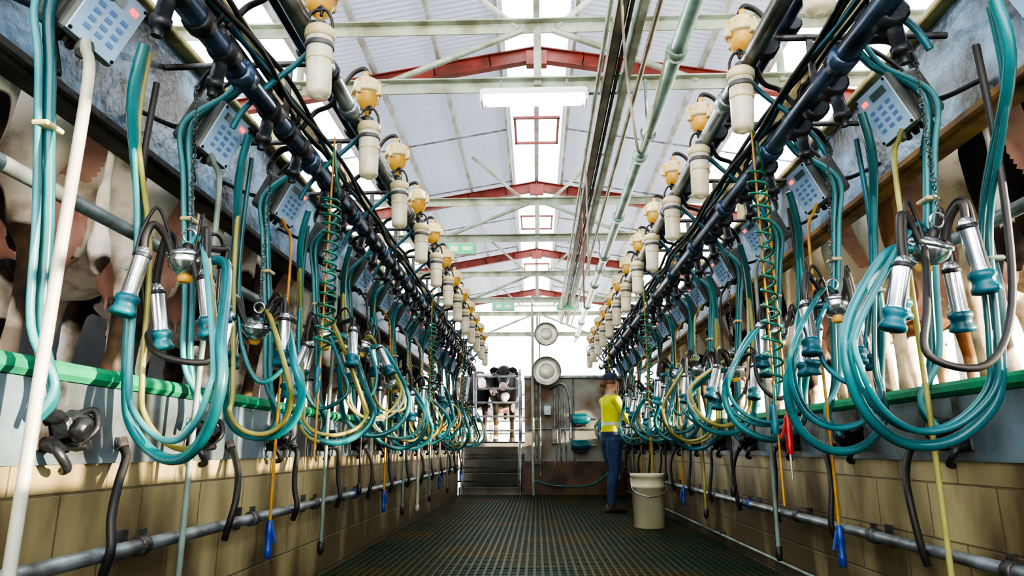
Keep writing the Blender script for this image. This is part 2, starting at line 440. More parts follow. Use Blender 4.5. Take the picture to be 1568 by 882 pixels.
# ---- side service pipes, beams, rails
for sgn,off in((-1,0.0),(1,.07)):
    S='left' if sgn<0 else 'right'
    L=PIT_Y1-(-1.2); yc=(PIT_Y1-1.2)/2
    bx=sgn*((1.62 if sgn<0 else 1.70)); z0,z1=(1.90,2.48) if sgn<0 else (1.97,2.48)
    lip='beam_dark' if sgn<0 else 'beam_rust'
    m=MB()
    m.box((bx,yc,(z0+z1)/2),(.03,L,z1-z0),'beam_blue')
    m.box((bx-sgn*.02,yc,z1),(.11,L,.03),'beam_edge',bev=.006)
    m.box((bx-sgn*.012,yc,z0+.010),(.05,L,.04),lip,bev=.008)
    m.box((bx+sgn*.03,yc,z0-.01),(.08,L,.03),lip)
    m.obj('splash_beam_'+S)
    m=MB()
    y=-.6
    while y<PIT_Y1:
        m.box((bx+sgn*.03,y,2.75),(.06,.07,.56),'beam_edge'); y+=1.52
    m.box((bx+sgn*.03,yc,3.04),(.07,L,.06),'beam_edge')
    m.obj('beam_upper_frame')
    run('milk_line_pipe',sgn*(1.05+off*.4),2.03 if sgn<0 else 2.05,.038,'pipe_blue',-.5,11.5,14,PITCH)
    run('vacuum_line_pipe',sgn*(.88+off*.3),2.30,.038,'pipe_grey',-.5,11.5,14,PITCH*2)
    run('wash_line_pipe',sgn*(1.16+off*.4),2.22,.024,'dark_metal',-.5,11.5,10,PITCH)
    run('air_line_pipe',sgn*(.99+off*.4),2.40,.028,'pipe_blue',-.5,11.5,10,PITCH*2)
    run('rump_rail',sgn*(1.47+off*1.6),1.49,.024,'galv',-.8,11.5,12,0)
    bz=.43 if sgn<0 else .37
    fx=(abs(XL) if sgn<0 else XR)
    m=MB(); px=sgn*(fx-.07)
    m.tube([(px,-.8,bz),(px,11.5,bz)],.022,'galv',12)
    for k in range(14):
        y=1.35+k*.85
        m.box((px+sgn*.035,y,bz-.01),(.065,.04,.02),'worn_metal'); m.box((sgn*(fx-.007),y,bz),(.012,.05,.09),'worn_metal')
        m.lathe([(.026,-.02),(.032,-.018),(.032,.018),(.026,.02)],(px,y,bz),(0,1,0),'blue_plastic' if k%4==0 else 'worn_metal',10)
        m.box((px-sgn*.0,y,bz+.035),(.012,.035,.03),'worn_metal')
    m.obj('drain_pipe')
    m=MB()
    for c in range(7):
        bx0=1.00+.035*c+random.uniform(-.02,.02); bz0=2.12+.05*(c%2)+.03*c
        pts=[]; y=-.5
        while y<11.5:
            pts.append((sgn*(bx0+random.uniform(-.02,.02)),y,bz0+random.uniform(-.03,.025))); y+=.38
        m.tube(cr(pts,4),.011,['black_rubber','black_rubber','teal_rubber','black_rubber','dark_metal','black_rubber','greygreen_hose'][c],6)
    m.obj('cable_bundle')
m=MB(); m.tube([(XR-.03,-.8,.07),(XR-.03,11.5,.07)],.010,'greygreen_hose',8)
for k in range(9): m.box((XR-.02,.5+k*1.3,.07),(.036,.03,.04),'worn_metal')
m.obj('floor_wash_pipe')

# ------------------------------------------------------------------ per unit meshes
def torus(m,c,R,r,ax,mat,n=10,k=6,sq=1):
    c=Vector(c);ax=Vector(ax).normalized();u=ax.orthogonal().normalized();w=ax.cross(u)
    m.tube([c+u*R*math.cos(2*math.pi*i/n)+w*R*sq*math.sin(2*math.pi*i/n) for i in range(n)],r,mat,k,closed=True)
def mk_box(mir):
    m=MB(mir)
    C=Vector((1.28,0,1.95))
    R=Matrix.Rotation(math.radians(12),3,'Z')@Matrix.Rotation(math.radians(-24),3,'Y')@Matrix.Rotation(math.radians(-7),3,'X')
    def T(p): return R@Vector(p)+C
    def bx(c,sz,mat,bev=0): m.box(T(c),sz,mat,R,bev)
    bx((.025,0,0),(.15,.16,.19),'box_grey',.014)
    bx((.0,0,0),(.02,.175,.205),'box_grey',.006)
    bx((-.052,0,0),(.030,.185,.215),'box_grey',.008)
    bx((-.069,0,0),(.006,.170,.200),'panel_blue',.002)
    bx((-.073,-.025,.064),(.004,.075,.028),'lcd')
    bx((-.074,.050,.066),(.004,.026,.016),'led_red')
    for r in range(4):
        for c in range(3): bx((-.073,-.042+.042*c,.020-.026*r),(.004,.024,.012),'key_dark')
    for r in(-1,1):
        for c in(-1,1): m.lathe([(.006,0),(.006,.004)],T((-.071,.077*r,.092*c)),R@Vector((-1,0,0)),'dark_metal',6)
    for dy in(-.04,.0,.04): m.lathe([(.012,0),(.012,-.03),(.008,-.035)],T((.0,dy,-.09)),R@Vector((0,0,1)),'black_rubber',8)
    m.tube(cr([T((.05,0,.05)),(1.37,.02,2.12),(1.31,.03,2.24),(1.17,.03,2.22),(1.07,.02,2.08)],6),.026,'dark_metal',8,flat=.3)
    m.tube(cr([T((.05,0,0)),(1.45,.03,1.99),(1.60,.03,2.06)],5),.024,'dark_metal',8,flat=.4)
    m.tube(cr([T((.0,-.05,-.12)),(1.30,-.06,1.72),(1.34,-.08,1.84),(1.30,-.02,2.08),(1.16,0,2.22)],6),.008,'black_rubber',6)
    m.tube([(1.60,.16,2.34),(.86,.16,2.345)],.014,'worn_metal',8)
    m.box((1.055,.16,2.20),(.025,.012,.30),'worn_metal')
    for (px,pz,pr) in((1.05,2.03,.040),(.88,2.30,.040),(.99,2.40,.03)):
        m.lathe([(pr,-.025),(pr+.008,-.022),(pr+.008,.022),(pr,.025)],(px,.16,pz),(0,1,0),'dark_metal',12)
        m.box((px,.16,pz+pr+.012),(.02,.03,.03),'worn_metal')
    for yy in(.0,.34):
        m.lathe([(.038,-.04),(.048,-.035),(.048,.035),(.038,.04)],(1.05,yy,2.035),(0,1,0),'dark_metal',12)
        m.lathe([(.024,0),(.024,-.07),(.030,-.07),(.030,-.10),(.016,-.10),(.016,-.13)],(1.06,yy,2.0),(-.15,0,1),'dark_metal',10)
        m.lathe([(.016,0),(.016,.06),(.022,.06),(.022,.08)],(1.05,yy,2.07),(.4,0,1),'worn_metal',8)
    torus(m,(1.10,.30,2.17),.05,.010,(0,1,.3),'black_rubber',12)
    m.tube(cr([(1.05,.34,2.13),(1.0,.36,2.22),(.92,.33,2.24),(.88,.30,2.30)],5),.012,'black_rubber',7)
    return fixmesh(m.mesh('keypad_control_box'))
def mk_jar(mir):
    m=MB(mir); o=(.80,0,2.0); ax=Vector((.02,-.06,1)); q=1.13
    def P(p): return [(a*q,b*q) for a,b in p]
    m.lathe(P([(.012,-.012),(.022,-.004),(.036,.0),(.040,.012),(.041,.05),(.043,.16),(.045,.20)]),o,ax,'jar_white',16)
    m.lathe(P([(.045,.198),(.050,.20),(.050,.228),(.042,.238),(.022,.245)]),o,ax,'cap_cream',16)
    m.lathe(P([(.020,.243),(.020,.262),(.012,.266)]),o,ax,'box_grey',10)
    m.lathe(P([(.0445,.12),(.0455,.122),(.0455,.126),(.0445,.128)]),o,ax,'cap_cream',16)
    m.lathe(P([(.047,.165),(.0485,.167),(.0485,.180),(.047,.182)]),o,ax,'box_grey',16)
    t=Vector(o)+ax*.262
    for dx in(-.04,.04):
        m.tube(cr([t+Vector((dx,0,-.06)),t+Vector((dx*1.2,-.01,.02)),t+Vector((dx*.7,-.015,.07)),t+Vector((0,.0,.085))],5),.006,'black_rubber',6)
    m.tube(cr([t,t+Vector((.01,.03,.05)),t+Vector((.06,.04,.06)),(.88,.02,2.30)],5),.010,'black_rubber',6)
    m.tube(cr([t+Vector((0,0,.06)),t+Vector((.0,.0,.10)),(.85,.0,2.345),(.90,0,2.34)],5),.007,'dark_metal',6)
    return fixmesh(m.mesh('milk_sample_jar'))
def mk_amber(mir):
    m=MB(mir); o=(.835,.02,2.38); ax=Vector((.05,-.05,1)); q=1.22
    def P(p): return [(a*q,b*q) for a,b in p]
    m.lathe(P([(.012,-.035),(.016,-.01),(.030,.0),(.044,.025),(.050,.055),(.050,.06)]),o,ax,'amber',16)
    m.lathe(P([(.050,.058),(.062,.060),(.062,.075),(.056,.085),(.05,.115),(.03,.13),(.018,.132)]),o,ax,'cap_cream',16)
    for k in range(4):
        a=k*math.pi/2+.4; c=Vector(o)+Vector((.07*math.cos(a),.07*math.sin(a),.083))
        m.box(c,(.026,.026,.06),'cap_cream',Euler((0,0,a)),.005)
        m.lathe([(.009,0),(.009,.016)],c+Vector((0,0,.03)),(0,0,1),'amber',6)
    m.lathe(P([(.012,.13),(.012,.16)]),o,ax,'amber',8)
    m.tube(cr([Vector(o)+Vector((.0,0,.18)),(.86,.02,2.60),(.92,.03,2.58),(.97,.03,2.50),(.99,.02,2.42)],5),.012,'black_rubber',8)
    m.tube(cr([Vector(o)+Vector((0,0,-.03)),(.85,.05,2.28),(.93,.07,2.20),(1.02,.05,2.10),(1.10,.02,1.98),(1.14,.02,1.90)],5),.012,'teal_rubber',8)
    return fixmesh(m.mesh('milk_meter'))
def mk_cluster(mir,seed):
    rn=random.Random(seed); J=lambda a:rn.uniform(-a,a)
    m=MB(mir); C=Vector((1.11+J(.04),.32+J(.07),1.27+J(.09)))
    tilt=Euler((J(.4),J(.4),0)).to_matrix(); ax=tilt@Vector((0,0,1))
    m.lathe([(.012,-.05),(.035,-.042),(.052,-.02),(.058,.0),(.056,.008)],C,ax,'steel',18)
    m.lathe([(.058,.006),(.062,.008),(.062,.018),(.045,.03),(.02,.036)],C,ax,'steel',18)
    m.lathe([(.018,.034),(.018,.055),(.010,.06)],C,ax,'black_rubber',10)
    m.lathe([(.020,-.048),(.024,-.06),(.018,-.07)],C,ax,'amber',10)
    torus(m,C+ax*.085,.022,.004,(0,1,.2),'steel')
    top=Vector((1.14,C.y+.0,1.97)); p0=C+ax*.10; n=int((top-p0).length/.024)
    for i in range(n):
        torus(m,p0.lerp(top,(i+.5)/n),.009,.0025,(1,0,0) if i%2 else (0,1,0),'worn_metal',6,4,1.0)
    angs=[.5+J(.3),2.0+J(.3),3.6+J(.3),5.2+J(.3)]
    for i,a in enumerate(angs):
        d=Vector((math.cos(a),math.sin(a),0)); reach=.135+J(.045)
        top=C+d*reach+Vector((0,0,-.015+J(.06)))
        dn=(Vector((0,0,-1))+d*(.12+J(.22))+Vector((J(.2),J(.2),0))).normalized()
        st=C+d*.05+ax*.012
        m.tube(cr([st,C+d*.075+Vector((0,0,.06)),C+d*(reach*.85)+Vector((0,0,.10+J(.02))),top+Vector((0,0,.05)),top+dn*.0],5),.0115,'black_rubber',8)
        m.tube(cr([st+Vector((.01,0,.01)),C+d*.06+Vector((.01,0,.085)),C+d*(reach*.75)+Vector((.012,0,.13+J(.02))),top+Vector((.014,0,.06)),top+dn*.02+Vector((.02,0,0))],4),.006,'black_rubber',6)
        prof=[(.011,-.012),(.018,-.005),(.023,.008),(.0245,.02),(.0245,.135),(.027,.14),(.027,.147)]
        m.lathe(prof,top,dn,'steel',14)
        m.lathe([(.0255,.01),(.0268,.012),(.0268,.022),(.0255,.024)],top,dn,'dark_metal',14)
        m.lathe([(.027,.143),(.034,.149),(.035,.160),(.029,.168),(.030,.182),(.037,.192),(.037,.204),(.026,.208),(.010,.204)],top,dn,'teal_rubber',14)
    yo=C.y; tw=math.tan(J(.75)); lob=1+J(.12)
    def loop(r,cx,cz,a0,a1,yb,n=7,tw=tw,lob=lob):
        out=[]
        for i in range(n):
            a=a0+(a1-a0)*i/(n-1); x=cx+r*math.cos(a)
            out.append((x,yb+tw*(x-cx-r)*.6+.03*math.sin(i*1.3+seed),cz+r*lob*math.sin(a)))
        return out
    r=.185+J(.028); cx=1.235-r; cz=.97+J(.06)
    milk=[(1.14,.02,1.92),(1.19,.08,1.75),(1.235,yo-.06,1.45),(1.24,yo-.05,1.2)]+loop(r,cx,cz,.15,-3.75,yo)+[C+Vector((-.13,0,-.02)),C+Vector((-.05,0,.0))]
    m.tube(cr(milk,7),.0160,'teal_hose',10)
    r2=r*.86+J(.03)
    v2=[(1.16,.06,1.93),(1.20,.12,1.7),(1.215,yo-.10,1.4)]+loop(r2,1.20-r2,cz+.03+J(.05),.2,-3.6,yo-.05,7,tw+J(.3),1+J(.2))+[C+Vector((-.06,-.03,.05)),C+Vector((0,0,.05))]
    m.tube(cr(v2,7),.0095,rn.choice(['clear_yellow','clear_white','teal_hose','teal_pale','clear_yellow']),8)
    off=Vector((J(.03),.03,J(.03)-.01))
    v3=[Vector(p)+off*(1 if 1<i<9 else .3) for i,p in enumerate(v2)]
    m.tube(cr(v3,7),.0085,rn.choice(['clear_yellow','teal_hose','clear_white','orange_hose','teal_rubber']),8)
    q=[(1.20,.20,1.9),(1.22,.22,1.5),(1.19,.24+J(.05),1.15),(1.10,.22,.98+J(.08)),(1.0+J(.05),.24,1.02),(1.0,.27,1.16),C+Vector((-.02,-.02,.03))]
    m.tube(cr(q,6),.010,rn.choice(['clear_yellow','black_rubber','teal_hose','teal_rubber']),8)
    m.box((1.225,yo-.07,1.30),(.045,.05,.014),'greygreen_hose',bev=.004)
    return fixmesh(m.mesh('milking_cluster'))
def mk_clamp(mir,x):
    m=MB(mir); c=Vector((x,0,.775))
    m.box(c+Vector((-.009,0,0)),(.015,.13,.12),'worn_metal',bev=.003)
    m.box(c+Vector((-.045,0,.01)),(.06,.07,.06),'dark_metal',Euler((.3,.2,0)),.01)
    for dy,dz in((-.045,.035),(.045,.035),(-.04,-.04),(.04,-.035)):
        m.lathe([(.016,0),(.019,.004),(.019,.045),(.014,.055),(.008,.07)],c+Vector((-.01,dy,dz)),(-1,dy*3,-.2),'dark_metal',10)
    m.tube(cr([c+Vector((-.03,-.04,-.03)),c+Vector((-.07,-.06,-.06)),c+Vector((-.08,-.03,-.10)),c+Vector((-.05,.0,-.11))],5),.012,'dark_metal',8)
    m.tube(cr([c+Vector((-.03,.03,.03)),c+Vector((-.08,.05,.05)),c+Vector((-.10,.04,.0)),c+Vector((-.07,.02,-.04))],5),.010,'dark_metal',8)
    m.lathe([(.03,0),(.034,.005),(.034,.02),(.02,.03)],c+Vector((-.075,0,.0)),(-1,0,-.3),'dark_metal',12)
    m.box(c+Vector((-.012,.0,.085)),(.012,.03,.08),'worn_metal')
    return fixmesh(m.mesh('pulsator_valve'))
def mk_bhose(mir,x,bz,seed):
    rn=random.Random(seed); a=rn.uniform(-.02,.02)
    m=MB(mir)
    m.tube(cr([(x-.02,.07,.735),(x-.055,.05,.70),(x-.085+a,.0,.62),(x-.105+a,-.045,.53),(x-.11,-.06,bz+.02),(x-.09,-.05,bz-.05)],6),.0135,'black_rubber',8)
    m.lathe([(.018,0),(.018,-.03)],(x-.035,.062,.725),(-.5,-.2,-1),'worn_metal',8)
    return fixmesh(m.mesh('drain_hose'))
def mk_drop(mir,kind):
    m=MB(mir)
    cols={'white':('cream_hose',.0145),'grey':('greygreen_hose',.0105),'yellow':('orange_hose',.007),'grn':('clear_yellow',.009),'dark':('black_rubber',.008)}
    mat,r=cols[kind]
    zb={'white':.20,'grey':.24,'yellow':.40,'grn':.30,'dark':.5}[kind]
    m.tube(cr([(1.27,-.02,1.85),(1.22,-.08,1.78),(1.17,-.12,1.66),(1.165,-.13,1.2),(1.17,-.125,.8),(1.165,-.13,zb)],6),r,mat,8)
    m.lathe([(r*1.1,0),(r*1.6,.005),(r*1.6,.04),(r*1.1,.05)],(1.26,-.03,1.83),(-.3,-.6,-1),'box_grey',8)
    if kind=='yellow':
        m.lathe([(.009,.02),(.015,.01),(.017,-.04),(.012,-.09),(.016,-.10),(.014,-.13),(.008,-.14)],(1.165,-.13,zb),(0,0,1),'blue_plastic',10)
        m.box((1.145,-.13,zb-.04),(.010,.016,.08),'blue_plastic',Euler((0,.25,0)),.003)
    elif kind=='white':
        m.lathe([(.016,.0),(.022,-.005),(.022,-.05),(.014,-.06)],(1.165,-.13,zb),(0,0,1),'cream_hose',10)
    else:
        m.lathe([(.012,.0),(.018,-.005),(.018,-.05),(.010,-.07)],(1.165,-.13,zb),(0,0,1),'black_rubber',10)
    return fixmesh(m.mesh('wash_drop_hose'))
def mk_teal_drop(mir):
    m=MB(mir)
    m.tube(cr([(1.16,.03,2.22),(1.20,-.02,2.1),(1.30,-.12,1.93),(1.30,-.09,1.7),(1.27,-.05,1.3),(1.255,-.03,1.02),(1.22,0,.86),(1.25,0,.80)],6),.0155,'teal_hose',8)
    m.tube(cr([(1.18,.0,2.22),(1.22,-.05,2.08),(1.32,-.15,1.91),(1.31,-.12,1.7),(1.28,-.08,1.3),(1.262,-.06,1.02),(1.20,-.03,.88),(1.25,-.03,.78)],6),.010,'teal_pale',8)
    for zz in(1.55,): m.box((1.285,-.085,zz),(.045,.07,.014),'cap_cream',bev=.004)
    return fixmesh(m.mesh('twin_air_hose'))
for mir,ys,dx,fx,bz in((-1,NBOXL,0.0,abs(XL),.43),(1,NBOXR,.06,XR,.37)):
    BX=mk_box(mir);JR=mk_jar(mir);AM=mk_amber(mir);TD=mk_teal_drop(mir)
    CL=[mk_cluster(mir,s*11+(3 if mir>0 else 0)) for s in range(1,10)]
    DR={k:mk_drop(mir,k) for k in('white','grey','yellow','grn','dark')}
    KL=mk_clamp(mir,fx); BH=[mk_bhose(mir,fx,bz,s) for s in range(3)]
    kinds=['white','grey','yellow','grey','dark','yellow','grey'] if mir<0 else ['dark','grn','yellow','grey','dark','grn','yellow']
    for k,y in enumerate(ys):
        X=mir*dx*1.0
        inst('keypad_control_box',BX,(X,y,0)); inst('milk_sample_jar',JR,(X,y+(.59-PITCH if mir<0 else .27),0),(random.uniform(-.01,.01),0,0))
        inst('milk_meter',AM,(X,y+(.59-PITCH if mir<0 else .27)+.02,0))
        inst('milking_cluster',CL[(k+(0 if mir<0 else 2))%9],(X,y+random.uniform(-.03,.03)+(.0 if mir<0 else -.02),random.uniform(-.03,.03)-(.04 if k==0 else 0)))
        inst('twin_air_hose',TD,(X,y,0))
        inst('wash_drop_hose',DR[kinds[k%7]],(X,y,0))
        inst('pulsator_valve',KL,(0,y+.12,0)); inst('drain_hose',BH[k%3],(0,y+.34,0))
def coil(x,y,z0,z1):
    m=MB(); pts=[];T=15
    for i in range(T*10+1):
        a=i/10*2*math.pi; t=i/(T*10); R=.036+.006*math.sin(t*9)
        pts.append((x+R*math.cos(a)+.015*math.sin(t*3),y+R*math.sin(a),z1+(z0-z1)*(t**1.15)))
    pts=[(x,y,z1+.25)]+pts+[(x,y,z0-.02),(x-.01,y,z0-.12)]
    m.tube(pts,.006,'green_coil',6)
    m.tube([(x,y,z1+.3),(x,y,z0-.5)],.005,'orange_hose',6)
    m.lathe([(.012,0),(.016,-.01),(.014,-.06),(.018,-.08),(.012,-.12)],(x-.01,y,z0-.1),(0,0,1),'teal_rubber',8)
    m.obj('coiled_air_hose')
coil(-.96,3.0,1.18,1.88); coil(.99,2.9,1.0,1.95); coil(-.95,6.1,1.2,1.85); coil(.97,6.0,1.05,1.9); coil(-.95,8.8,1.1,1.9);coil(.97,9.2,1.1,1.9)
m=MB(); o=(1.05,2.95,.80)
m.lathe([(.008,.06),(.014,.05),(.016,.0),(.013,-.05),(.016,-.06),(.010,-.10)],o,(0,0,1),'red_plastic',10)
m.tube([(1.05,2.95,1.9),(1.05,2.95,.86)],.006,'orange_hose',6); m.tube([(1.05,2.95,.71),(1.05,2.95,.6)],.006,'steel',6)
m.box((1.03,2.95,.80),(.008,.015,.08),'red_plastic',Euler((0,.3,0)),.002)
m.obj('spray_gun')

# ------------------------------------------------------------------ cows
def remeshed(mb,name,vox,smooth_it=4):
    me=mb.mesh(name+'_src'); o=bpy.data.objects.new(name+'_src',me); COL.objects.link(o)
    r=o.modifiers.new('r','REMESH'); r.mode='VOXEL'; r.voxel_size=vox; r.use_smooth_shade=True
    s=o.modifiers.new('s','SMOOTH'); s.iterations=smooth_it; s.factor=.5
    dg=bpy.context.evaluated_depsgraph_get(); dg.update()
    nm=bpy.data.meshes.new_from_object(o.evaluated_get(dg)); nm.name=name
    bpy.data.objects.remove(o); nm.materials.clear()
    nm.polygons.foreach_set('use_smooth',[True]*len(nm.polygons))
    return nm
def cow_mesh(hide,headdrop=0.0,st=0.0):
    m=MB(); Y=(0,1,0);Z=(0,0,1);X=(1,0,0); k='hoof'
    tr=[(-.03,1.25,.07,.09),(.03,1.20,.17,.18),(.16,1.15,.24,.26),(.38,1.10,.27,.30),(.65,1.03,.29,.35),(.95,1.00,.31,.385),(1.2,1.01,.29,.37),(1.42,1.05,.23,.34),(1.6,1.09,.17,.28),(1.75,1.13,.12,.21)]
    m.loft([((x,0,z),a,b,Y,Z) for x,z,a,b in tr],k,20)
    hd=headdrop
    nk=[(1.55,1.12,.15,.24),(1.75,1.17-hd*.2,.12,.19),(1.92,1.22-hd*.5,.10,.155),(2.08,1.27-hd*.8,.09,.13),(2.2,1.30-hd,.08,.11)]
    m.loft([((x,0,z),a,b,Y,Z) for x,z,a,b in nk],k,16)
    hz=1.30-hd
    dx=Vector((.80,0,-.60)); dv=Vector((.60,0,.80))
    hs=[(-.06,.07,.09),(.0,.105,.115),(.10,.105,.115),(.2,.085,.10),(.32,.065,.08),(.42,.068,.07),(.49,.07,.062),(.53,.05,.045)]
    m.loft([(Vector((2.16,0,hz+.03))+dx*t,a,b,Y,dv) for t,a,b in hs],k,16)
    for s in(-1,1):
        m.ell((2.16,s*.17,hz+.07),(.035,.09,.055),k,10,8,Euler((s*-.25,0,s*-.3)))
        m.ell((2.30,s*.09,hz+.01),(.03,.025,.025),k)
        m.ell((.02,s*.13,1.32),(.06,.05,.05),k); m.ell((.42,s*.23,1.33),(.08,.07,.06),k)
        sx=st*s
        hl=[(.22,1.18,.11,.19),(.20,1.0,.125,.21),(.23,.86,.105,.19),(.22,.74,.08,.145),(.13,.63,.055,.085),(.055,.54,.047,.062),(.045,.48,.045,.052),(.06,.40,.034,.04),(.07,.28,.031,.035),(.08,.18,.036,.038),(.095,.12,.046,.048),(.11,.08,.045,.05),(.13,.06,.052,.07),(.14,.0,.056,.082)]
        m.loft([((x+sx*(1-z/1.2)*.6,s*(.17 if z<.9 else .15),z),a,b,Y,X) for x,z,a,b in hl],k,14)
        fl=[(1.42,1.15,.09,.17),(1.40,.95,.10,.16),(1.36,.78,.085,.12),(1.38,.62,.06,.075),(1.40,.48,.048,.055),(1.405,.43,.052,.056),(1.40,.36,.038,.042),(1.40,.2,.034,.036),(1.405,.13,.045,.047),(1.42,.08,.045,.05),(1.44,.06,.052,.066),(1.45,.0,.056,.078)]
        m.loft([((x-sx*(1-z/1.2)*.5,s*.15,z),a,b,Y,X) for x,z,a,b in fl],k,14)
    m.ell((.42,0,.76),(.22,.155,.19),k,16,12)
    for s in(-1,1):
        m.ell((.30,s*.075,.66),(.10,.08,.11),k); m.ell((.50,s*.07,.67),(.09,.075,.10),k)
        for x in(.29,.5): m.tube([(x,s*.08,.60),(x,s*.085,.53),(x,s*.085,.505)],[.018,.015,.012],k,8)
    m.ell((1.55,0,.86),(.16,.12,.16),k)
    m.tube(cr([(.02,0,1.36),(-.05,0,1.36),(-.09,.0,1.25),(-.085,.02,1.0),(-.075,.03,.8),(-.07,.02,.62),(-.07,.01,.45)],5),[.035]*6+[.028]*10+[.022]*5+[.03]*5+[.045]*3+[.02]*2,k,8)
    nm=remeshed(m,'dairy_cow',.017,5)
    for mt in(hide,'udder','hoof','horn_pink','eye'): nm.materials.append(MATS[mt])
    mi=[]
    for p in nm.polygons:
        x,y,z=p.center; i=0
        e=((x-.41)/.25)**2+(y/.165)**2+((z-.70)/.19)**2
        if e<1.05 or (z<.6 and z>.48 and abs(y)<.115 and .24<x<.56): i=1
        elif x<.2 and abs(y)<.06 and .8<z<1.12 and x>-.03: i=1
        elif z<.07: i=2
        t=(Vector((x,y,z))-Vector((2.16,0,hz+.03))).dot(dx)
        if x>2.3 and t>.43: i=3
        mi.append(i)
    nm.polygons.foreach_set('material_index',mi)
    bm=bmesh.new(); bm.from_mesh(nm)
    for s in(-1,1):
        r=bmesh.ops.create_uvsphere(bm,u_segments=10,v_segments=8,radius=.024,matrix=Matrix.Translation((2.315,s*.103,hz+.015)))
        for v in r['verts']:
            for f in v.link_faces: f.material_index=4
        r=bmesh.ops.create_uvsphere(bm,u_segments=8,v_segments=6,radius=.016,matrix=Matrix.Translation(Vector((2.16,s*.035,hz+.03))+dx*.53))
        for v in r['verts']:
            for f in v.link_faces: f.material_index=4
    bm.to_mesh(nm); bm.free()
    return nm
cows=[cow_mesh('cow_white',0,.10),cow_mesh('cow_black',.15,-.08),cow_mesh('cow_tan',0,-.1)]
for k in range(13):
    y=1.05+PITCH*k
    a=math.radians(180-24)
    inst('dairy_cow',cows[[0,1,0,0,1,0,1][k%7]],(-1.78,y,PLAT),(0,0,a+random.uniform(-.04,.04)),(1.06,1.0,1.10))
for k in range(13):
    y=1.10+PITCH*k
    a=math.radians(24)
    inst('dairy_cow',cows[[1,0,1,2,0,2,0][k%7]],(1.92,y,PLAT),(0,0,a+random.uniform(-.04,.04)),(1.06,1.0,1.10))
inst('dairy_cow',cows[1],(-.72,15.6,.85),(0,0,math.radians(-88)),(1.1,1.1,1.12))
inst('dairy_cow',cows[1],(-1.75,16.0,.85),(0,0,math.radians(-70)),(1.05,1.05,1.08))
inst('dairy_cow',cows[0],(.2,18.6,.85),(0,0,math.radians(200)),(1,1,1))

# ------------------------------------------------------------------ far end
m=MB(); xc=(-.2+XR)/2+.1; m.box((xc,11.72,1.2),(XR+.4,.2,1.4),'rusty_panel'); m.box((xc,11.715,.25),(XR+.41,.21,.56),'rusty_low'); m.box((xc,11.70,1.91),(XR+.42,.26,.05),'galv',bev=.01)
for x in(.0,.62,1.2): m.box((x,11.61,1.2),(.03,.02,1.4),'worn_metal')
m.obj('wall_far')
m=MB(); 
for i in range(4):
    m.box((-.75,11.72+.25*i+.1,.11+.22*i-.11+.0),(1.1,.30,.22),'step_dark',bev=.01)
    m.box((-.75,11.60+.25*i-.02,.21*(i+1)-.0),(1.1,.04,.025),'dark_metal')
m.obj('concrete_steps')
m=MB(); m.box((-.2,21.6,.80),(26,18,.1),'yard'); m.obj('ground')
m=MB()
for x in(-1.12,-.30): 
    m.tube([(x,12.55,.86),(x,12.55,2.15)],.03,'galv',10)
for z in(1.05,1.3,1.55,1.8,2.02): m.tube([(-1.12,12.55,z),(-.30,12.55,z)],.018,'galv',8)
m.tube([(-.27,11.45,0),(-.27,11.45,1.75),(-.30,12.5,2.1)],.028,'pipe_grey',10)
m.tube([(-1.22,11.55,0),(-1.22,11.55,1.3),(-1.22,12.5,2.0)],.022,'pipe_grey',10)
m.obj('entry_gate')
m=MB()
for x in(-2.5,-1.3,0,1.2,2.4):
    m.tube([(x,17.2,.85),(x,17.2,2.1)],.035,'galv',8)
for z in(1.1,1.4,1.7,2.05): m.tube([(-3.8,17.2,z),(3.6,17.2,z)],.022,'galv',8)
m.obj('yard_fence')
m=MB(); m.tube([(-.06,11.48,.0),(-.06,11.48,3.3)],.022,'truss_paint',10); m.tube([(.06,11.48,.3),(.06,11.48,3.0)],.014,'galv',8)
for z in(.5,1.2,1.9,2.6): m.box((0,11.50,z),(.2,.02,.03),'worn_metal')
m.obj('service_post')
def dish(z,r):
    m=MB(); c=(.17,11.34,z)
    m.lathe([(r*.3,.12),(r*.75,.08),(r*.98,.0),(r*1.03,-.01),(r*1.03,-.03),(r*.95,-.03),(r*.9,-.01),(r*.5,-.045),(r*.1,-.05)],c,(0,1,0),'dish',24)
    torus(m,(c[0],c[1]-.03,c[2]),r,.012,(0,1,0),'worn_metal',24)
    torus(m,(c[0],c[1]-.05,c[2]),r*.5,.003,(0,1,0),'galv',16)
    m.tube([(c[0],11.45,z),(-.06,11.48,z)],.018,'galv',8)
    m.obj('round_floodlight')
dish(1.98,.235); dish(2.60,.19)
m=MB()
for x in(.30,.38,.46): m.tube(cr([(x,11.58,1.75),(x,11.56,1.2),(x+.02,11.56,.7),(x,11.57,.45)]),.014,'galv',8)
m.tube(cr([(.2,11.55,1.7),(.45,11.5,1.78),(.55,11.5,1.5),(.55,11.52,.9)]),.02,'pipe_grey',8)
m.tube(cr([(-.1,11.5,.25),(.3,11.45,.15),(.9,11.45,.18),(1.3,11.5,.5)]),.014,'teal_hose',8)
m.box((.18,11.56,1.35),(.12,.08,.16),'galv',bev=.01); m.box((.30,11.56,.95),(.10,.08,.3),'worn_metal',bev=.01)
m.tube([(-.15,11.58,1.05),(1.3,11.58,1.05)],.014,'galv',8)
m.obj('wall_pipework')
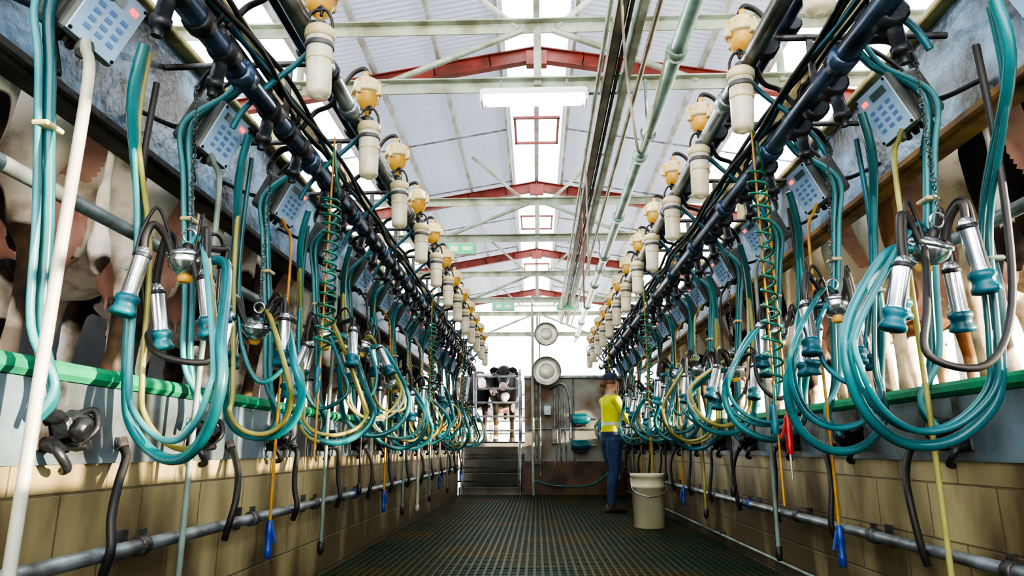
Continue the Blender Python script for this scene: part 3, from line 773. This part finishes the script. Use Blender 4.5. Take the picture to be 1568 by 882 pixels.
for z in(1.20,.78):
    m=MB(); m.lathe([(.04,-.16),(.08,-.15),(.085,-.12),(.085,.10),(.06,.13),(.03,.16)],(.72,11.40,z),(1,0,0),'teal_rubber',16)
    for k in range(8): 
        a=k*math.pi/4; m.box((.71,11.40+.088*math.cos(a),z+.088*math.sin(a)),(.2,.008,.012),'teal_rubber',Euler((a,0,0)))
    m.box((.72,11.46,z-.09),(.16,.20,.03),'dark_metal',bev=.005); m.box((.72,11.58,z-.02),(.2,.04,.18),'dark_metal'); m.lathe([(.02,0),(.02,.08)],(.88,11.40,z),(1,0,0),'steel',8)
    m.obj('pump_motor')
def sign(x,y,z,hz):
    m=MB(); m.box((x,y,z),(.42,.06,.17),'truss_white',bev=.01); m.box((x,y-.033,z),(.38,.006,.13),'green_sign'); m.box((x-.08,y-.038,z),(.10,.004,.07),'lamp_body'); m.box((x+.09,y-.038,z),(.12,.004,.05),'lamp_body')
    for dx in(-.15,.15): m.tube([(x+dx,y,z+.08),(x+dx,y,hz)],.006,'galv',5)
    m.obj('exit_sign')
sign(-.62,12.70,3.36,3.5); sign(.62,12.70,3.36,3.5); sign(-1.0,8.75,3.33,3.5)
m=MB(); o=(1.06,6.85,0)
m.lathe([(.138,.0),(.146,.008),(.154,.36),(.162,.363),(.162,.385),(.155,.39),(.156,.46),(.165,.465),(.165,.49),(.157,.495),(.148,.49),(.140,.40),(.130,.03),(.02,.02)],o,(0,0,1),'bucket',32)
m.tube(cr([(1.06-.16,6.85,.44),(1.06-.15,6.74,.34),(1.06,6.68,.29),(1.06+.15,6.74,.34),(1.06+.16,6.85,.44)]),.004,'steel',6)
for s in(-1,1): m.lathe([(.015,0),(.015,.012)],(1.06+s*.152,6.85,.44),(s,0,0),'bucket',10)
m.obj('plastic_bucket')

# ------------------------------------------------------------------ worker
def worker():
    root=bpy.data.objects.new('dairy_worker',None); COL.objects.link(root)
    m=MB(); X=(1,0,0);Y=(0,1,0);Z=(0,0,1);k='hivis'
    t=[(.76,.13,.09),(.82,.165,.115),(.90,.165,.118),(.98,.15,.108),(1.06,.15,.105),(1.16,.165,.112),(1.25,.180,.112),(1.31,.175,.10),(1.355,.12,.08),(1.38,.07,.06)]
    m.loft([((.012 if z>1.1 else 0,0,z),a,b,Y,X) for z,a,b in t],k,20)
    m.loft([((.0+.03*(z-1.34)*4,0,z),a,b,Y,X) for z,a,b in[(1.32,.065,.06),(1.38,.052,.052),(1.46,.05,.052)]],k,14)
    m.ell((.015,0,1.525),(.088,.072,.108),k,16,12); m.ell((.04,0,1.47),(.06,.052,.055),k); m.ell((.10,0,1.505),(.018,.012,.022),k); m.ell((.092,0,1.475),(.012,.022,.009),k)
    for s in(-1,1): m.ell((.005,s*.074,1.51),(.02,.012,.03),k)
    A={}
    for s in(-1,1):
        st=s*.05
        lg=[(.84,.0,.095,.105,.085),(.72,.0+st*.2,.088,.098,.09),(.60,.01+st*.4,.075,.085,.095),(.46,.02+st*.7,.058,.064,.10),(.40,.01+st*.8,.056,.062,.10),(.30,-.01+st,.055,.062,.10),(.16,-.02+st,.048,.052,.105),(.07,-.02+st,.052,.055,.105)]
        m.loft([((x,s*yy,z),a,b,Y,X) for z,x,a,b,yy in lg],k,14)
        fx=-.02+st
        m.loft([((fx+dx,s*(.105+dy),h/2),w,h/2,Y,Z) for dx,dy,w,h in[(-.075,0,.028,.05),(-.05,0,.04,.09),(.0,0,.045,.11),(.06,.005,.045,.09),(.13,.01,.047,.065),(.175,.01,.035,.045),(.19,.01,.02,.03)]],k,14)
        sh=Vector((.0,s*.175,1.30)); el=Vector((.12,s*.23,1.07+.02*s)); wr=Vector((.33,s*.14,1.15+.03*s))
        m.ell(sh,.062,k); m.tube([sh,sh.lerp(el,.5),el],[.056,.05,.043],k,12); m.ell(el,.043,k)
        m.tube([el,el.lerp(wr,.35),wr,wr+(wr-el).normalized()*.03],[.042,.041,.028,.027],k,12); A[s]=(el,wr)
    nm=remeshed(m,'body',.0095,3)
    keys=['hivis','denim','skin','boot','silver_tape','navy','hair']
    for q in keys: nm.materials.append(MATS[q])
    mi=[]
    for p in nm.polygons:
        c=p.center; x,y,z=c
        i=0
        if z<.095: i=3
        elif z<.87: i=1
        elif z>1.365 and abs(y)<.1: i=2
        elif x>.13: i=2
        elif 1.0<z<1.04 and abs(y)<.17 and x<.13: i=4
        elif z<.93: i=5
        if z>1.5 and x<.05 and i==2: i=6
        if z>1.56: i=6
        mi.append(i)
    nm.polygons.foreach_set('material_index',mi)
    inst('body',nm,parent=root)
    m=MB()
    m.loft([((.012,0,1.56),.080,.098,Y,X),((.012,0,1.59),.078,.095,Y,X),((.008,0,1.62),.064,.08,Y,X),((.005,0,1.64),.035,.045,Y,X),((.005,0,1.645),.01,.01,Y,X)],'navy',18)
    m.loft([((.08,0,1.565),.066,.006,Y,Z),((.13,0,1.558),.060,.006,Y,Z),((.165,0,1.55),.035,.005,Y,Z)],'navy',14)
    m.ell((-.085,0,1.50),(.045,.04,.05),'hair'); m.ell((-.10,0,1.43),(.025,.022,.06),'hair')
    for s in(-1,1): m.ell((.088,s*.03,1.53),(.010,.012,.008),'eye',8,6)
    m.ell((.100,0,1.475),(.004,.020,.005),'horn_pink',8,6)
    o=m.obj('cap_and_hair'); o.parent=root
    for s in(-1,1):
        el,wr=A[s]; d=(wr-el).normalized(); side=Vector((0,-s,0)); side=(side-d*side.dot(d)).normalized(); nrm=d.cross(side)*s
        m=MB(); k='skin'; b=wr+d*.02
        secs=[(b+d*t,a,h,side,nrm) for t,a,h in((-.02,.024,.02),(.0,.028,.018),(.03,.038,.017),(.06,.042,.015),(.078,.040,.012))]
        m.loft(secs,k,12)
        for i,(off,L) in enumerate(((.030,.068),(.010,.076),(-.010,.070),(-.030,.055))):
            p0=b+d*.065+side*off; curl=-nrm
            pts=[p0,p0+d*L*.42+curl*.008,p0+d*L*.72+curl*.028,p0+d*L*.82+curl*.048]
            m.tube(cr(pts,3),.0078,k,8); m.ell(pts[-1],.0076,k,8,6)
        p0=b+d*.015+side*.025
        pts=[p0,p0+d*.02+side*.025-nrm*.01,p0+d*.045+side*.03-nrm*.025]
        m.tube(cr(pts,3),.0095,k,8); m.ell(pts[-1],.0093,k,8,6)
        hm=remeshed(m,'hand',.0035,2); hm.materials.append(MATS['skin'])
        inst('hand',hm,parent=root)
    root.location=(.90,8.5,0); root.rotation_euler=(0,0,math.radians(20))
worker()

# ------------------------------------------------------------------ world & lights
w=bpy.data.worlds.new('World'); sc.world=w; w.use_nodes=True
N=w.node_tree.nodes; L=w.node_tree.links; bg=N['Background']
tc=N.new('ShaderNodeTexCoord'); sp=N.new('ShaderNodeSeparateXYZ'); L.new(tc.outputs['Generated'],sp.inputs[0])
cr_=N.new('ShaderNodeValToRGB'); cr_.color_ramp.elements[0].color=(1,.95,.88,1); cr_.color_ramp.elements[0].position=0
cr_.color_ramp.elements[1].color=(.76,.86,1,1); cr_.color_ramp.elements[1].position=.7
L.new(sp.outputs['Z'],cr_.inputs[0]); L.new(cr_.outputs[0],bg.inputs[0]); bg.inputs[1].default_value=8.0
sd=bpy.data.lights.new('sun','SUN'); sd.energy=20; sd.angle=.012; sd.color=(1,.82,.58)
so=bpy.data.objects.new('sun',sd); COL.objects.link(so)
d=Vector((-1,.30,-.12)).normalized(); so.rotation_euler=d.to_track_quat('-Z','Y').to_euler(); so.location=(12,-3,4)

# ------------------------------------------------------------------ camera
cd=bpy.data.cameras.new('camera'); cd.lens=24; cd.sensor_width=36; cd.sensor_fit='HORIZONTAL'
co=bpy.data.objects.new('camera',cd); COL.objects.link(co); co.location=(0,0,H)
co.rotation_euler=(math.radians(90+13.3),0,math.radians(2.03)); cd.clip_start=.02; sc.camera=co
try:
    sc.view_settings.view_transform='AgX'; sc.view_settings.look='AgX - High Contrast'; sc.view_settings.exposure=0.0
except Exception as e: print(e)
